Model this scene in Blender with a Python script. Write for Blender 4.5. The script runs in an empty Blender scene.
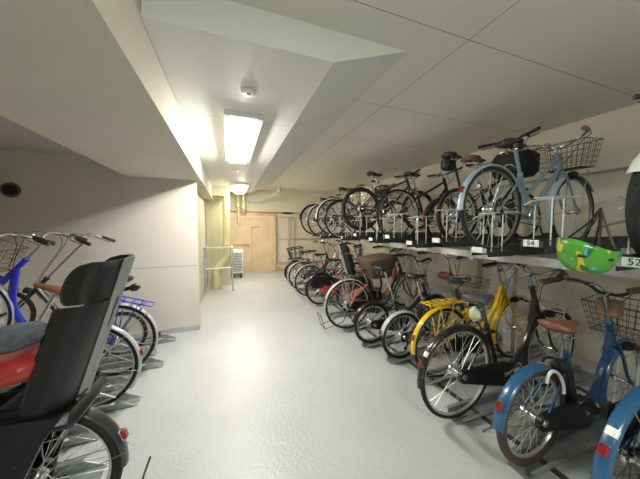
import bpy, math, random
from mathutils import Vector, Matrix
random.seed(7)
C = bpy.context.scene.collection
PI = math.pi
sin, cos = math.sin, math.cos

# ------------------------------------------------------------------ materials
MATS = {}
def mat(name, col, rough=.5, metal=0., bump=0., scale=40., vary=.06, coat=0., spec=.5, vscale=None):
    if name in MATS: return MATS[name]
    m = bpy.data.materials.new(name); m.use_nodes = True
    nt = m.node_tree; b = nt.nodes['Principled BSDF']
    b.inputs['Roughness'].default_value = rough
    b.inputs['Metallic'].default_value = metal
    b.inputs['Coat Weight'].default_value = coat
    b.inputs['Specular IOR Level'].default_value = spec
    tc = nt.nodes.new('ShaderNodeTexCoord')
    n = nt.nodes.new('ShaderNodeTexNoise'); n.inputs['Scale'].default_value = vscale or scale * .3
    n.inputs['Detail'].default_value = 4
    nt.links.new(tc.outputs['Object'], n.inputs['Vector'])
    r = nt.nodes.new('ShaderNodeValToRGB')
    r.color_ramp.elements[0].position = .3; r.color_ramp.elements[1].position = .7
    r.color_ramp.elements[0].color = [c * (1 - vary) for c in col] + [1]
    r.color_ramp.elements[1].color = [min(1, c * (1 + vary)) for c in col] + [1]
    nt.links.new(n.outputs['Fac'], r.inputs['Fac'])
    nt.links.new(r.outputs['Color'], b.inputs['Base Color'])
    if bump:
        n2 = nt.nodes.new('ShaderNodeTexNoise'); n2.inputs['Scale'].default_value = scale; n2.inputs['Detail'].default_value = 3
        nt.links.new(tc.outputs['Object'], n2.inputs['Vector'])
        bp = nt.nodes.new('ShaderNodeBump'); bp.inputs['Strength'].default_value = bump; bp.inputs['Distance'].default_value = .01
        nt.links.new(n2.outputs['Fac'], bp.inputs['Height'])
        nt.links.new(bp.outputs['Normal'], b.inputs['Normal'])
    MATS[name] = m
    return m

def joints(m, axis_specs, dark=.45):
    """thin board joints: axis_specs = list of (axis, offset, spacing, halfwidth)"""
    nt = m.node_tree; b = nt.nodes['Principled BSDF']
    tc = nt.nodes.new('ShaderNodeTexCoord'); sp = nt.nodes.new('ShaderNodeSeparateXYZ')
    nt.links.new(tc.outputs['Object'], sp.inputs[0])
    def M(op, a, bb=None):
        n = nt.nodes.new('ShaderNodeMath'); n.operation = op
        for i, v in enumerate((a, bb)):
            if v is None: continue
            if isinstance(v, (int, float)): n.inputs[i].default_value = v
            else: nt.links.new(v, n.inputs[i])
        return n.outputs[0]
    tot = None
    for ax, off, spc, hw in axis_specs:
        v = M('ADD', sp.outputs[ax], -off + spc * 50.5)
        v = M('MODULO', v, spc)
        v = M('ABSOLUTE', M('SUBTRACT', v, spc * .5))
        v = M('LESS_THAN', v, hw)
        tot = v if tot is None else M('MAXIMUM', tot, v)
    mx = nt.nodes.new('ShaderNodeMix'); mx.data_type = 'RGBA'; mx.blend_type = 'MULTIPLY'
    src = b.inputs['Base Color'].links[0].from_socket
    nt.links.new(src, mx.inputs[6]); mx.inputs[7].default_value = (dark, dark, dark, 1)
    nt.links.new(tot, mx.inputs[0]); nt.links.new(mx.outputs[2], b.inputs['Base Color'])

BLACKM = mat('black_paint', (.012, .012, .014), .28, 0, coat=.3)
DKPLAS = mat('black_plastic', (.008, .008, .009), .38, bump=.05, scale=300)
RUBBER = mat('tire_rubber', (.014, .0135, .013), .75, bump=.3, scale=260)
BRNRUB = mat('brown_tire_rubber', (.075, .045, .032), .7, bump=.3, scale=260)
CHROME = mat('brushed_steel', (.62, .62, .62), .25, 1)
ALU = mat('aluminium_rim', (.66, .67, .68), .33, .85)
SPOKE = mat('spoke_steel', (.72, .72, .72), .3, .7)
GALV = mat('galvanized_steel', (.62, .64, .65), .42, .6, vary=.2, scale=60, bump=.05)
DKSTEEL = mat('dark_rack_steel', (.055, .058, .062), .55, .3, vary=.25, scale=50)
WHITE = mat('white_plastic', (.8, .8, .78), .4)
RED = mat('red_lens', (.24, .012, .012), .2, coat=.6)
LREFL = mat('clear_lens', (.6, .6, .58), .15, coat=.5)
BROWN = mat('brown_leather', (.20, .075, .038), .38, bump=.15, scale=120, vary=.15, coat=.2)
DBROWN = mat('dark_brown_leather', (.13, .06, .04), .4, bump=.15, scale=120, vary=.15)
GREYV = mat('grey_vinyl', (.09, .09, .1), .4, bump=.08, scale=100)
BLKV = mat('black_vinyl', (.016, .016, .017), .4, bump=.08, scale=100)
CABLE = mat('cable_black', (.01, .01, .01), .5)

def paint(name, col, rough=.25): return mat(name, col, rough, .0, coat=.5, vary=.04)
BLUE = paint('bright_blue_paint', (.012, .03, .52))
NAVY = paint('steel_blue_paint', (.012, .045, .13))
SKY = paint('blue_fender_paint', (.02, .095, .22))
GREYB = paint('grey_blue_paint', (.20, .26, .31), .35)
LTBLUE = paint('pale_blue_paint', (.36, .45, .55), .35)
YELLOW = paint('yellow_paint', (.78, .50, .012))
ORANGE = paint('salmon_orange_paint', (.62, .15, .08))
REDP = paint('red_paint', (.55, .06, .035))
CREAM = paint('cream_paint', (.66, .62, .50))
SILVERP = paint('silver_paint', (.45, .46, .47))
DGREEN = paint('dark_green_paint', (.02, .06, .04))
WHITEP = paint('white_paint', (.75, .75, .73))

# ------------------------------------------------------------------ mesh builder
class MB:
    def __init__(s): s.v = []; s.f = []; s.mi = []; s.cur = 0; s.mats = []
    def m(s, material):
        if material not in s.mats: s.mats.append(material)
        s.cur = s.mats.index(material); return s
    def add(s, vs, fs):
        o = len(s.v); s.v += [tuple(v) for v in vs]
        for f in fs: s.f.append(tuple(i + o for i in f)); s.mi.append(s.cur)
        return s
    def box(s, c, d, rot=None):
        vs = []
        for x in (-.5, .5):
            for y in (-.5, .5):
                for z in (-.5, .5):
                    p = Vector((x * d[0], y * d[1], z * d[2]))
                    if rot: p = rot @ p
                    vs.append(p + Vector(c))
        return s.add(vs, [(0,1,3,2),(4,6,7,5),(0,4,5,1),(2,3,7,6),(0,2,6,4),(1,5,7,3)])
    def rbox(s, c, d, r=.01, rot=None):
        # box with chamfered edges
        hx, hy, hz = d[0]/2, d[1]/2, d[2]/2; r = min(r, hx*.9, hy*.9, hz*.9)
        rings = []
        for z, k in ((-hz, r), (-hz + r, 0), (hz - r, 0), (hz, r)):
            ring = []
            for sx, sy in ((1,1),(-1,1),(-1,-1),(1,-1)):
                a = [(sx*(hx-k), sy*(hy-r)), (sx*(hx-r), sy*(hy-k))]
                if sx*sy < 0: a.reverse()
                ring += [(p[0], p[1], z) for p in a]
            rings.append(ring)
        vs = []
        for ring in rings:
            for p in ring:
                p = Vector(p)
                if rot: p = rot @ p
                vs.append(p + Vector(c))
        n = 8; fs = [tuple(reversed(range(n))), tuple(range(3*n, 4*n))]
        for i in range(3):
            for j in range(n):
                fs.append((i*n+j, i*n+(j+1) % n, (i+1)*n+(j+1) % n, (i+1)*n+j))
        return s.add(vs, fs)
    def tube(s, pts, r, n=8, closed=False, flat=1.):
        pts = [Vector(p) for p in pts]; N = len(pts)
        rs = r if isinstance(r, (list, tuple)) else [r]*N
        vs = []; up = None
        for i, p in enumerate(pts):
            if closed: t = pts[(i+1) % N] - pts[i-1]
            else: t = pts[min(i+1, N-1)] - pts[max(i-1, 0)]
            t.normalize()
            if up is None:
                up = Vector((0, 1, 0)) if abs(t.y) < .9 else Vector((1, 0, 0))
            a = up - t*up.dot(t)
            if a.length < 1e-5: a = Vector((0,0,1)) - t*t.z
            a.normalize(); up = a; b = t.cross(a)
            for k in range(n):
                an = 2*PI*k/n
                vs.append(p + a*(cos(an)*rs[i]*flat) + b*(sin(an)*rs[i]))
        fs = []
        for i in range(N if closed else N-1):
            for k in range(n):
                j = (i+1) % N
                fs.append((i*n+k, i*n+(k+1) % n, j*n+(k+1) % n, j*n+k))
        if not closed: fs += [tuple(reversed(range(n))), tuple(range((N-1)*n, N*n))]
        return s.add(vs, fs)
    def torus(s, c, R, r, n=40, k=8, ry=None):
        ry = ry or r
        vs = []; fs = []
        for i in range(n):
            a = 2*PI*i/n
            for j in range(k):
                b = 2*PI*j/k
                q = R + r*cos(b)
                vs.append((c[0]+q*cos(a), c[1]+ry*sin(b), c[2]+q*sin(a)))
        for i in range(n):
            for j in range(k):
                fs.append((i*k+j, i*k+(j+1) % k, ((i+1) % n)*k+(j+1) % k, ((i+1) % n)*k+j))
        return s.add(vs, fs)
    def lathe(s, c, prof, axis='z', n=20):
        vs = []; fs = []
        for (r, h) in prof:
            for k in range(n):
                a = 2*PI*k/n; x, y = r*cos(a), r*sin(a)
                p = {'z': (x, y, h), 'y': (x, h, y), 'x': (h, x, y)}[axis]
                vs.append((c[0]+p[0], c[1]+p[1], c[2]+p[2]))
        for i in range(len(prof)-1):
            for k in range(n):
                fs.append((i*n+k, i*n+(k+1) % n, (i+1)*n+(k+1) % n, (i+1)*n+k))
        fs += [tuple(reversed(range(n))), tuple(range((len(prof)-1)*n, len(prof)*n))]
        return s.add(vs, fs)
    def arcshell(s, c, R, w, a0, a1, drop=.012, n=26):
        # fender: curved strip swept along an arc in the xz plane, with real thickness
        sec = [(-w/2, -drop), (-w/2*.8, -drop*.3), (-w/4, .001), (0, .003), (w/4, .001), (w/2*.8, -drop*.3), (w/2, -drop)]
        sec2 = [(y*.94, r-.003) for y, r in reversed(sec)]
        sec = sec + sec2; k = len(sec)
        vs = []; fs = []
        for i in range(n+1):
            a = a0 + (a1-a0)*i/n
            for y, dr in sec:
                vs.append((c[0]+(R+dr)*cos(a), c[1]+y, c[2]+(R+dr)*sin(a)))
        for i in range(n):
            for j in range(k):
                fs.append((i*k+j, i*k+(j+1) % k, (i+1)*k+(j+1) % k, (i+1)*k+j))
        fs += [tuple(reversed(range(k))), tuple(range(n*k, (n+1)*k))]
        return s.add(vs, fs)
    def prism(s, outline, y0, y1):
        n = len(outline)
        vs = [(x, y0, z) for x, z in outline] + [(x, y1, z) for x, z in outline]
        fs = [tuple(range(n)), tuple(reversed(range(n, 2*n)))]
        for i in range(n): fs.append((i, n+i, n+(i+1) % n, (i+1) % n))
        return s.add(vs, fs)
    def mesh(s, name, smooth=True):
        me = bpy.data.meshes.new(name)
        me.from_pydata(s.v, [], s.f)
        for m_ in s.mats: me.materials.append(m_)
        if s.mats: me.polygons.foreach_set('material_index', s.mi)
        import bmesh
        bm = bmesh.new(); bm.from_mesh(me); bmesh.ops.recalc_face_normals(bm, faces=bm.faces); bm.to_mesh(me); bm.free()
        if smooth:
            me.polygons.foreach_set('use_smooth', [True]*len(me.polygons))
            try: me.set_sharp_from_angle(angle=math.radians(42))
            except Exception: pass
        me.update()
        return me

def link(name, me, parent=None, loc=None, rot=None):
    o = bpy.data.objects.new(name, me); C.objects.link(o)
    if parent: o.parent = parent
    if loc: o.location = loc
    if rot: o.rotation_euler = rot
    return o
def part(name, mb, parent, material=None, smooth=True, loc=None, rot=None, label=None):
    if material is not None and not mb.mats: mb.mats.append(material)
    o = link(name, mb.mesh(name, smooth), parent, loc, rot)
    if label: o['label'] = label
    return o
def thing(name, label, cat, loc=(0,0,0), rot=(0,0,0), group=None):
    o = bpy.data.objects.new(name, None); C.objects.link(o)
    o.location = loc; o.rotation_euler = rot; o.empty_display_size = .1
    o['label'] = label; o['category'] = cat
    if group: o['group'] = group
    return o
def single(name, mb, material, label, cat, loc=None, rot=None, group=None, smooth=True):
    o = part(name, mb, None, material, smooth, loc, rot)
    o['label'] = label; o['category'] = cat
    if group: o['group'] = group
    return o
def struct(name, mb, material, smooth=False, loc=None):
    o = part(name, mb, None, material, smooth, loc); o['kind'] = 'structure'; return o

CACHE = {}
def cached(key, fn):
    if key not in CACHE: CACHE[key] = fn()
    return CACHE[key]

# ------------------------------------------------------------------ bicycle
def smooth_path(pts, k=6):
    """Catmull-Rom through pts"""
    P = [Vector(p) for p in pts]; P = [P[0]*2-P[1]] + P + [P[-1]*2-P[-2]]
    out = []
    for i in range(1, len(P)-2):
        for j in range(k):
            t = j/k; a, b, c, d = P[i-1], P[i], P[i+1], P[i+2]
            out.append(.5*((2*b) + (-a+c)*t + (2*a-5*b+4*c-d)*t*t + (-a+3*b-3*c+d)*t**3))
    out.append(P[-2]); return out

def wheel(parent, name, x, R, tw, tire, rim, nsp=28, front=False, spoke=None, steer=0):
    def mt():
        b = MB(); b.mats.append(tire); b.torus((0,0,0), R-tw, tw, 48, 8); return b.mesh('tire')
    w = link(name, cached(('tire', R, tw, tire.name), mt), parent, (x, 0, R))
    w.rotation_euler = (0, random.uniform(0, 6), 0)
    def mr():
        b = MB(); b.mats.append(rim); b.torus((0,0,0), R-2*tw-.001, .009, 48, 6, ry=.011); return b.mesh('rim')
    link('rim', cached(('rim', R, tw, rim.name), mr), w)
    def ms():
        b = MB(); b.mats.append(spoke or SPOKE)
        for i in range(nsp):
            a = 2*PI*i/nsp; sd = 1 if i % 2 else -1; off = (.55 if (i//2) % 2 else -.55)
            Ro = R-2*tw-.006
            b.tube([(.02*cos(a+off*2), .03*sd, .02*sin(a+off*2)), (Ro*cos(a), 0, Ro*sin(a))], .0014, 4)
        return b.mesh('spokes')
    link('spokes', cached(('sp', R, tw, nsp, (spoke or SPOKE).name), ms), w)
    def mh():
        b = MB(); b.mats.append(CHROME)
        if front: b.lathe((0,0,0), [(.008,-.055),(.014,-.05),(.028,-.034),(.026,-.03),(.016,-.02),(.016,.02),(.026,.03),(.028,.034),(.014,.05),(.008,.055)], 'y', 14)
        else: b.lathe((0,0,0), [(.009,-.075),(.02,-.07),(.034,-.035),(.03,-.03),(.022,-.02),(.022,.02),(.03,.03),(.045,.034),(.045,.05),(.014,.06),(.009,.07)], 'y', 14)
        return b.mesh('hub')
    link('hub', cached(('hub', front), mh), w)
    return w

def saddle_mesh(L=.25, W=.19, nose=.045, thick=.06):
    b = MB(); n = 12; k = 14; vs = []; fs = []
    for i in range(n+1):
        t = i/n; x = -.5*L + L*t
        if t < .3: w = W/2*math.sqrt(max(0, 1-((.3-t)/.3)**2))*1.0 + .004
        else: w = W/2 + (nose/2-W/2)*(1-(1-(t-.3)/.7)**2) * (1 if t < .97 else .98)
        if t > .93: w *= math.sqrt(max(.05, 1-((t-.93)/.075)**2*.8))
        zt = .018*(1-t)**2 + .004*t
        h = thick*(.55+.45*(1-t)) * (1 if .02 < t < .98 else .6)
        for j in range(k):
            a = 2*PI*j/k; y = w*cos(a); z = sin(a)
            z = zt - .012*(abs(cos(a))**3) + (h*.25*z if z > 0 else h*.75*z)
            vs.append((x, y, z))
    for i in range(n):
        for j in range(k): fs.append((i*k+j, i*k+(j+1) % k, (i+1)*k+(j+1) % k, (i+1)*k+j))
    fs += [tuple(reversed(range(k))), tuple(range(n*k, (n+1)*k))]
    b.add(vs, fs); return b

def basket_mb(lx=.27, ly=.36, h=.22, r=.0018, nx=7, ny=9, nz=5, taper=.78):
    b = MB()
    def P(u, v, t):  # u,v in -1..1 , t 0..1
        k = taper+(1-taper)*t
        return (u*lx/2*k, v*ly/2*k, t*h)
    for iz in range(nz+1):
        t = iz/nz; rr = r*2.2 if iz in (0, nz) else r
        b.tube([P(-1,-1,t), P(1,-1,t), P(1,1,t), P(-1,1,t)], rr, 4, closed=True)
    for i in range(nx+1):
        u = -1+2*i/nx
        b.tube([P(u,-1,1), P(u,-1,0), P(u,1,0), P(u,1,1)], r, 4)
    for i in range(ny+1):
        v = -1+2*i/ny
        b.tube([P(-1,v,1), P(-1,v,0), P(1,v,0), P(1,v,1)], r, 4)
    return b

def bike(label, loc, heading=0., tilt=0., lean=0., name='bicycle', group='bicycles in the racks', **P):
    g = P.get
    root = thing(name, label, 'bicycle', loc, (lean, -tilt, heading), group)
    R = g('R', .335); wb = g('wb', 1.08*min(1, .55+R*1.35)); tw = g('tw', .017)
    fc = g('frame', BLACKM); style = g('style', 'step')
    tire = g('tire', RUBBER); rim = g('rim', ALU); fr = g('fr', .016)
    rh = Vector((0, 0, R)); fh = Vector((wb, 0, R))
    bb = Vector((g('bbx', .43*min(1, wb)), 0, g('bbz', min(R-.05, .28))))
    ha = math.radians(g('ha', 68)); ax = Vector((-cos(ha), 0, sin(ha)))
    hb = Vector((wb-.045, 0, R)) + ax*(R+.06)
    hl = g('headlen', .15); ht = hb + ax*hl
    sa = math.radians(g('seatangle', 70)); sx = Vector((-cos(sa), 0, sin(sa)))
    shz = g('saddle_h', .88); bhz = g('bar_h', 1.02)
    stz = g('seatlug', min(.62, shz-.15)); st = bb + sx*((stz-bb.z)/sx.z)
    sp_top = bb + sx*((shz-.06-bb.z)/sx.z)
    # frame
    b = MB(); b.mats.append(fc)
    b.tube([hb-ax*.01, ht+ax*.005], .021, 12)
    if style == 'diamond':
        b.tube([bb, hb+ax*.03], fr*1.1); b.tube([st-sx*.03, ht-ax*.03], fr)
    elif style == 'mixte':
        b.tube([bb, hb+ax*.025], fr*1.1); b.tube([bb+sx*.17, ht-ax*.03], fr*.9)
    elif style == 'step':
        b.tube(smooth_path([bb, bb.lerp(hb, .45)+Vector((.02,0,-.05)), hb+ax*.02]), fr*1.15)
        b.tube(smooth_path([bb+sx*.12, bb.lerp(ht, .5)+Vector((.02,0,-.04)), ht-ax*.02]), fr)
    elif style == 'twin':
        b.tube(smooth_path([bb, Vector((bb.x+.12,0,bb.z+.03)), bb.lerp(hb, .62)+Vector((.06,0,-.06)), hb+ax*.02]), fr*1.25)
        b.tube(smooth_path([bb+sx*.10, Vector((bb.x+.1,0,bb.z+.15)), bb.lerp(ht, .62)+Vector((.05,0,-.03)), ht-ax*.02]), fr*1.15)
    elif style == 'u':
        b.tube(smooth_path([bb+Vector((-.03,0,.02)), Vector((bb.x+.14,0,bb.z+.0)), bb.lerp(hb, .66)+Vector((.05,0,-.07)), (hb+ht)*.5]), fr*1.8, 10, flat=.75)
    elif style == 'fold':
        b.tube([bb+sx*.05, bb.lerp(hb, .5)+Vector((0,0,.03)), hb+ax*.03], fr*1.6, 10)
    b.tube([bb, st], fr*1.05)
    b.lathe(bb, [(.02,-.036),(.024,-.034),(.024,.034),(.02,.036)], 'y', 14)
    for s in (-1, 1):
        b.tube([bb+Vector((-.02, .02*s, 0)), Vector((R*.9 if R < .3 else .28, .035*s, (bb.z+R)/2)), rh+Vector((0, .062*s, 0))], .0085, 6)
        b.tube([st-sx*.02+Vector((0, .012*s, 0)), Vector((st.x*.6, .042*s, R+(st.z-R)*.6)), rh+Vector((0, .062*s, 0))], .0075, 6)
        b.box(rh+Vector((0, .062*s, 0)), (.035, .005, .03))
    if g('rings'):
        pass
    part('frame', b, root)
    # fork
    b = MB(); b.mats.append(g('fork', fc))
    b.tube([hb-ax*.01, hb-ax*.035], .024, 10)
    for s in (-1, 1):
        b.tube(smooth_path([hb-ax*.02+Vector((0, .028*s, 0)), hb-ax*.12+Vector((0, .043*s, 0)), hb-ax*(R-.02)+Vector((0, .05*s, 0)), fh+Vector((0, .052*s, 0))], 4), .0105, 6)
    part('fork', b, root)
    # wheels
    nsp = g('nsp', 28)
    w1 = wheel(root, 'rear_wheel', 0, R, tw, tire, rim, nsp, spoke=g('spoke'))
    w2 = wheel(root, 'front_wheel', wb, g('Rf', R), tw, tire, rim, nsp, True, spoke=g('spoke'))
    # fenders
    fd = g('fender', fc)
    if fd:
        fw = tw*2+.018
        a0 = math.radians(g('fa', 195)); Rf = R+.016
        b = MB(); b.mats.append(fd); b.arcshell((0,0,R), Rf, fw, math.radians(25), a0)
        fe = part('rear_fender', b, root)
        b = MB(); b.mats.append(CHROME)
        for s in (-1, 1):
            a = math.radians(172)
            b.tube([(Rf*cos(a), .5*fw*s, R+Rf*sin(a)), (0, .07*s, R)], .0022, 5)
            a = math.radians(120)
            b.tube([(Rf*cos(a), .5*fw*s, R+Rf*sin(a)), (0, .07*s, R)], .0022, 5)
        part('fender_stay', b, root)
        b = MB(); b.mats.append(fd); b.arcshell((wb,0,R), Rf, fw, math.radians(35), math.radians(200)); part('front_fender', b, root)
        b = MB(); b.mats.append(CHROME)
        for s in (-1, 1):
            a = math.radians(185); b.tube([(wb+Rf*cos(a), .5*fw*s, R+Rf*sin(a)), (wb, .055*s, R)], .0022, 5)
        part('fender_stay', b, root)
        # reflector on the rear fender
        ra = math.radians(g('refl_a', 165))
        c = Vector((Rf*cos(ra), 0, R+Rf*sin(ra))); rot = Matrix.Rotation(-(ra-PI), 3, 'Y')
        b = MB(); b.mats += [g('reflmat', RED), CHROME]
        if g('round_refl'):
            b.lathe((-.012,0,0), [(.018,-.004),(.02,0),(.02,.012)], 'x', 16)
            b.cur = 1; b.lathe((-.012,0,0), [(.022,.004),(.022,.016)], 'x', 16)
            rr = part('rear_reflector', b, root, loc=c, rot=(0, -(ra-PI), 0), label='red round reflector')
        else:
            b.rbox((-.012, 0, 0), (.02, .034, .046), .006); b.cur = 1
            b.box((-.004, 0, 0), (.008, .03, .05))
            rr = part('rear_reflector', b, root, loc=c, rot=(0, -(ra-PI), 0), label='red lens reflector')
        if g('sticker'):
            a = ra-math.radians(13); b = MB(); b.mats.append(WHITE); b.arcshell((0,0,R), Rf+.0022, fw*.9, a-.05, a+.05, n=4); part('fender_sticker', b, root, label='white parking sticker')
    else:
        b = MB(); b.mats.append(RED); b.lathe((-.03,0,0), [(.02,0),(.024,.004),(.024,.014)], 'x', 14)
        part('rear_reflector', b, root, loc=st+Vector((-.01,0,.04)), label='red round reflector')
    # crank
    cr = g('cring', .075)
    b = MB(); b.mats.append(CHROME)
    yo = -.052
    b.torus((bb.x, yo, bb.z), cr, .005, 28, 5); b.lathe((bb.x, 0, bb.z), [(.012,-.07),(.022,-.066),(.022,-.05),(.012,-.045),(.012,.06),(.02,.064),(.01,.072)], 'y', 12)
    ca = g('crank_a', random.uniform(0, 6.28))
    for q in range(5):
        a = ca+q*2*PI/5; b.tube([(bb.x, yo, bb.z), (bb.x+cr*cos(a), yo, bb.z+cr*sin(a))], .005, 5)
    ends = []
    for s in (-1, 1):
        a = ca + (0 if s < 0 else PI)
        e = Vector((bb.x+.155*cos(a), .075*s, bb.z+.155*sin(a)))
        b.tube([(bb.x, .066*s, bb.z), e], [.011, .008], 6); ends.append((e, s))
    ck = part('crank', b, root)
    for e, s in ends:
        b = MB(); b.mats.append(DKPLAS); b.rbox(e+Vector((0, .05*s, 0)), (.075, .08, .022), .006); b.m(CHROME); b.tube([e, e+Vector((0,.05*s,0))], .006, 6)
        part('pedal', b, ck)
    # chain or chain case
    cc = g('chaincase', 'case')
    if cc == 'case':
        b = MB(); b.mats.append(g('casemat', DKPLAS))
        o = []
        for i in range(9):
            a = -PI/2+PI*i/8; o.append((bb.x+(cr+.022)*cos(a), bb.z+(cr+.022)*sin(a)))
        for i in range(9):
            a = PI/2+PI*i/8; o.append((.0+.05*cos(a), R+.05*sin(a)))
        b.prism(o, -.066, -.04); part('chain_case', b, root)
    else:
        b = MB(); b.mats.append(DKSTEEL)
        rr_ = .035
        b.tube([(bb.x, yo, bb.z+cr), (0, yo, R+rr_)], .004, 4); b.tube([(bb.x, yo, bb.z-cr), (.03, yo, R-rr_-.03)], .004, 4)
        part('chain', b, root)
        b = MB(); b.mats.append(DKPLAS)
        b.tube([(0,-.07,R), (.03,-.075,R-.06), (.01,-.06,R-.11)], .009, 6); b.lathe((.01,-.055,R-.12), [(.02,-.005),(.02,.005)], 'y', 10); b.lathe((.035,-.055,R-.06), [(.018,-.005),(.018,.005)], 'y', 10)
        for q in range(6): b.lathe((0, yo+.002*q, R), [(.05-.005*q, 0), (.05-.005*q, .0015)], 'y', 16)
        part('derailleur', b, root)
    # seat post + saddle
    b = MB(); b.mats.append(g('post', CHROME)); b.tube([st-sx*.02, sp_top], .0135, 8)
    b.m(fc).lathe(st, [(.02,-.012),(.021,.012)], 'z', 10)
    part('seat_post', b, root)
    sL, sW = g('sad', (.255, .2))
    sm = g('saddle', BLKV)
    b = saddle_mesh(sL, sW); b.mats.append(sm)
    sd = part('saddle', b, root, loc=sp_top+Vector((-.01, 0, .055)), rot=(0, g('sad_pitch', 0), 0))
    b = MB(); b.mats.append(CHROME)
    for s in (-1, 1):
        if g('springs', True):
            b.tube([(-.075+.016*cos(i*1.1), s*.055+.016*sin(i*1.1), -.075+i*.0032) for i in range(18)], .003, 4)
        b.tube([(-.08, s*.05, -.03), (-.04, s*.02, -.055), (.03, s*.02, -.055), (.09, s*.012, -.02)], .0035, 5)
    part('saddle_rails', b, sd)
    if g('piping'):
        b = MB(); b.mats.append(WHITE)
        pts = []
        for i in range(24):
            a = 2*PI*i/24; x = cos(a)*sL*.44; t = .5+x/sL; wy = (sW*.46 if t < .4 else sW*.46+(.022-sW*.46)*((t-.4)/.6)**.8)
            pts.append((x, sin(a)*wy, .012*(1-t)**2+.006))
        b.tube(pts, .003, 4, closed=True); part('saddle_piping', b, sd, label='white piping')
    # stem + handlebar
    bs = g('bar', 'city'); steer = g('steer', 0)
    stt = ht + ax*max(.02, (bhz-ht.z-.03)/ax.z)
    b = MB(); b.mats.append(g('stemmat', CHROME))
    b.tube([ht, stt], .0125, 8); b.tube([stt-ax*.01, stt+Vector((.05, 0, .012))], .0125, 8)
    b.m(fc).lathe(ht, [(.024,-.01),(.024,.012),(.017,.02)], 'z', 12)
    part('stem', b, root)
    hc = stt+Vector((.05, 0, .012))
    piv = bpy.data.objects.new('handlebar', None) if False else None
    W = g('barw', .28)
    if bs == 'city': base = [(0,0,0), (.005,.05,.0), (.02,.11,.035), (.0,.17,.06), (-.05,.22,.062), (-.13,W*.93,.055), (-.2,W,.045)]
    elif bs == 'up': base = [(0,0,0), (.01,.04,.0), (.03,.10,.09), (.02,.16,.14), (-.03,.22,.14), (-.12,W*.95,.125), (-.19,W,.115)]
    elif bs == 'flat': base = [(0,0,0), (0,.06,0), (0,.12,.012), (-.01,.2,.018), (-.035,W,.02)]
    elif bs == 'riser': base = [(0,0,0), (0,.05,0), (.005,.1,.04), (-.005,.17,.055), (-.02,.23,.055), (-.045,W,.055)]
    b = MB(); b.mats.append(g('barmat', CHROME))
    full = smooth_path([(p[0], -p[1], p[2]) for p in reversed(base[1:])] + [base[0]] + base[1:], 4)
    b.tube(full, .0115, 8)
    hb_ = part('handlebar', b, root, loc=hc, rot=(0, g('bar_rot', 0), steer))
    gm = g('grip', BLKV)
    for s in (-1, 1):
        p0 = Vector((base[-2][0], s*base[-2][1], base[-2][2])); p1 = Vector((base[-1][0], s*base[-1][1], base[-1][2]))
        d = (p1-p0).normalized(); q0 = p1-d*.09
        b = MB(); b.mats.append(gm); b.tube([q0-d*.03, q0, p1+d*.015, p1+d*.02], [.015,.0165,.0175,.012], 8); part('grip', b, hb_)
        b = MB(); b.mats.append(g('lever', CHROME if g('barmat', CHROME) is CHROME else DKPLAS))
        k = q0-d*.05; b.tube([k, k+Vector((.035, 0, -.02))], .009, 6)
        b.tube([k+Vector((.035,0,-.02)), k+Vector((.04, .01*s, -.025))+d*.04, k+Vector((.02,.01*s,-.03))+d*.13], [.006,.005,.005], 6)
        part('brake_lever', b, hb_)
    b = MB(); b.mats.append(CHROME); b.lathe((base[2][0]*.7-.01, .085, base[2][2]*.7+.022), [(.004,-.014),(.02,-.006),(.022,0),(.015,.012),(.003,.016)], 'z', 12)
    part('bell', b, hb_)
    # cables
    b = MB(); b.mats.append(g('cable', CABLE))
    for s in (-1, 1):
        k = hc+Vector((base[-3][0]+.03, s*base[-3][1], base[-3][2]-.02))
        b.tube(smooth_path([k, hc+Vector((.11, s*.1, .03)), hc+Vector((.10, s*.02, -.1)), (hb+ht)*.5+Vector((.03, s*.02, 0)), bb.lerp(hb, .8)+Vector((0,.02*s,0))], 5), .003, 5)
    part('brake_cable', b, root)
    # front lamp
    if g('lamp', True):
        b = MB(); b.mats.append(g('lampmat', DKPLAS)); p = hb+Vector((.075, -.05 if not g('lamp_low') else -.07, -.03))
        b.lathe(p, [(.012,-.04),(.028,-.02),(.032,.02)], 'x', 14); b.m(LREFL).lathe(p, [(.03,.019),(.02,.026)], 'x', 14)
        b.m(CHROME).tube([p, hb+Vector((0,-.02,-.03))], .004, 5)
        part('front_lamp', b, root)
    # basket
    bk = g('basket')
    if bk:
        bc = hb + Vector((.165, 0, g('bkz', .10)))
        bh = g('bkh', .22); b = basket_mb(h=bh); b.mats.append(bk)
        bo = part('front_basket', b, root, loc=(wb-.02+g('bkx', .0), 0, max(2*R+.045, bc.z-.06)), rot=(0, g('bkrot', -.08), 0))
        b = MB(); b.mats.append(CHROME)
        bz = max(2*R+.045, bc.z-.06)
        for s in (-1, 1): b.tube([(wb-.02+.07, .07*s, bz), (wb, .055*s, R)], .004, 5)
        part('basket_stay', b, root)
        if g('bagmat'):
            b = MB(); b.mats.append(g('bagmat')); b.rbox((0,0,.01+bh*.5), (.22,.3,bh*1.0), .04); part('basket_liner', b, bo)
    # rear rack
    rk = g('rack')
    if rk:
        z = 2*R+.055; b = MB(); b.mats.append(rk)
        x0, x1, w = -.2, .2, .065
        b.tube(smooth_path([(x1,-w,z), (x0+.03,-w,z), (x0,-w*.6,z), (x0,w*.6,z), (x0+.03,w,z), (x1,w,z)], 3), .006, 6)
        for i in range(4):
            x = x0+.07+i*.09; b.box((x, 0, z-.001), (.022, w*2, .006), Matrix.Rotation(.5 if g('diag') else 0, 3, 'Z'))
        for s in (-1, 1):
            b.tube([(-.1, w*s, z), (0, .068*s, R)], .0055, 6); b.tube([(.06, w*s, z), (0, .068*s, R)], .0055, 6)
            b.tube([(x1, w*s, z), (st.x, .012*s, max(st.z-.06, z-.05))], .005, 6)
        part('rear_rack', b, root)
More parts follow.
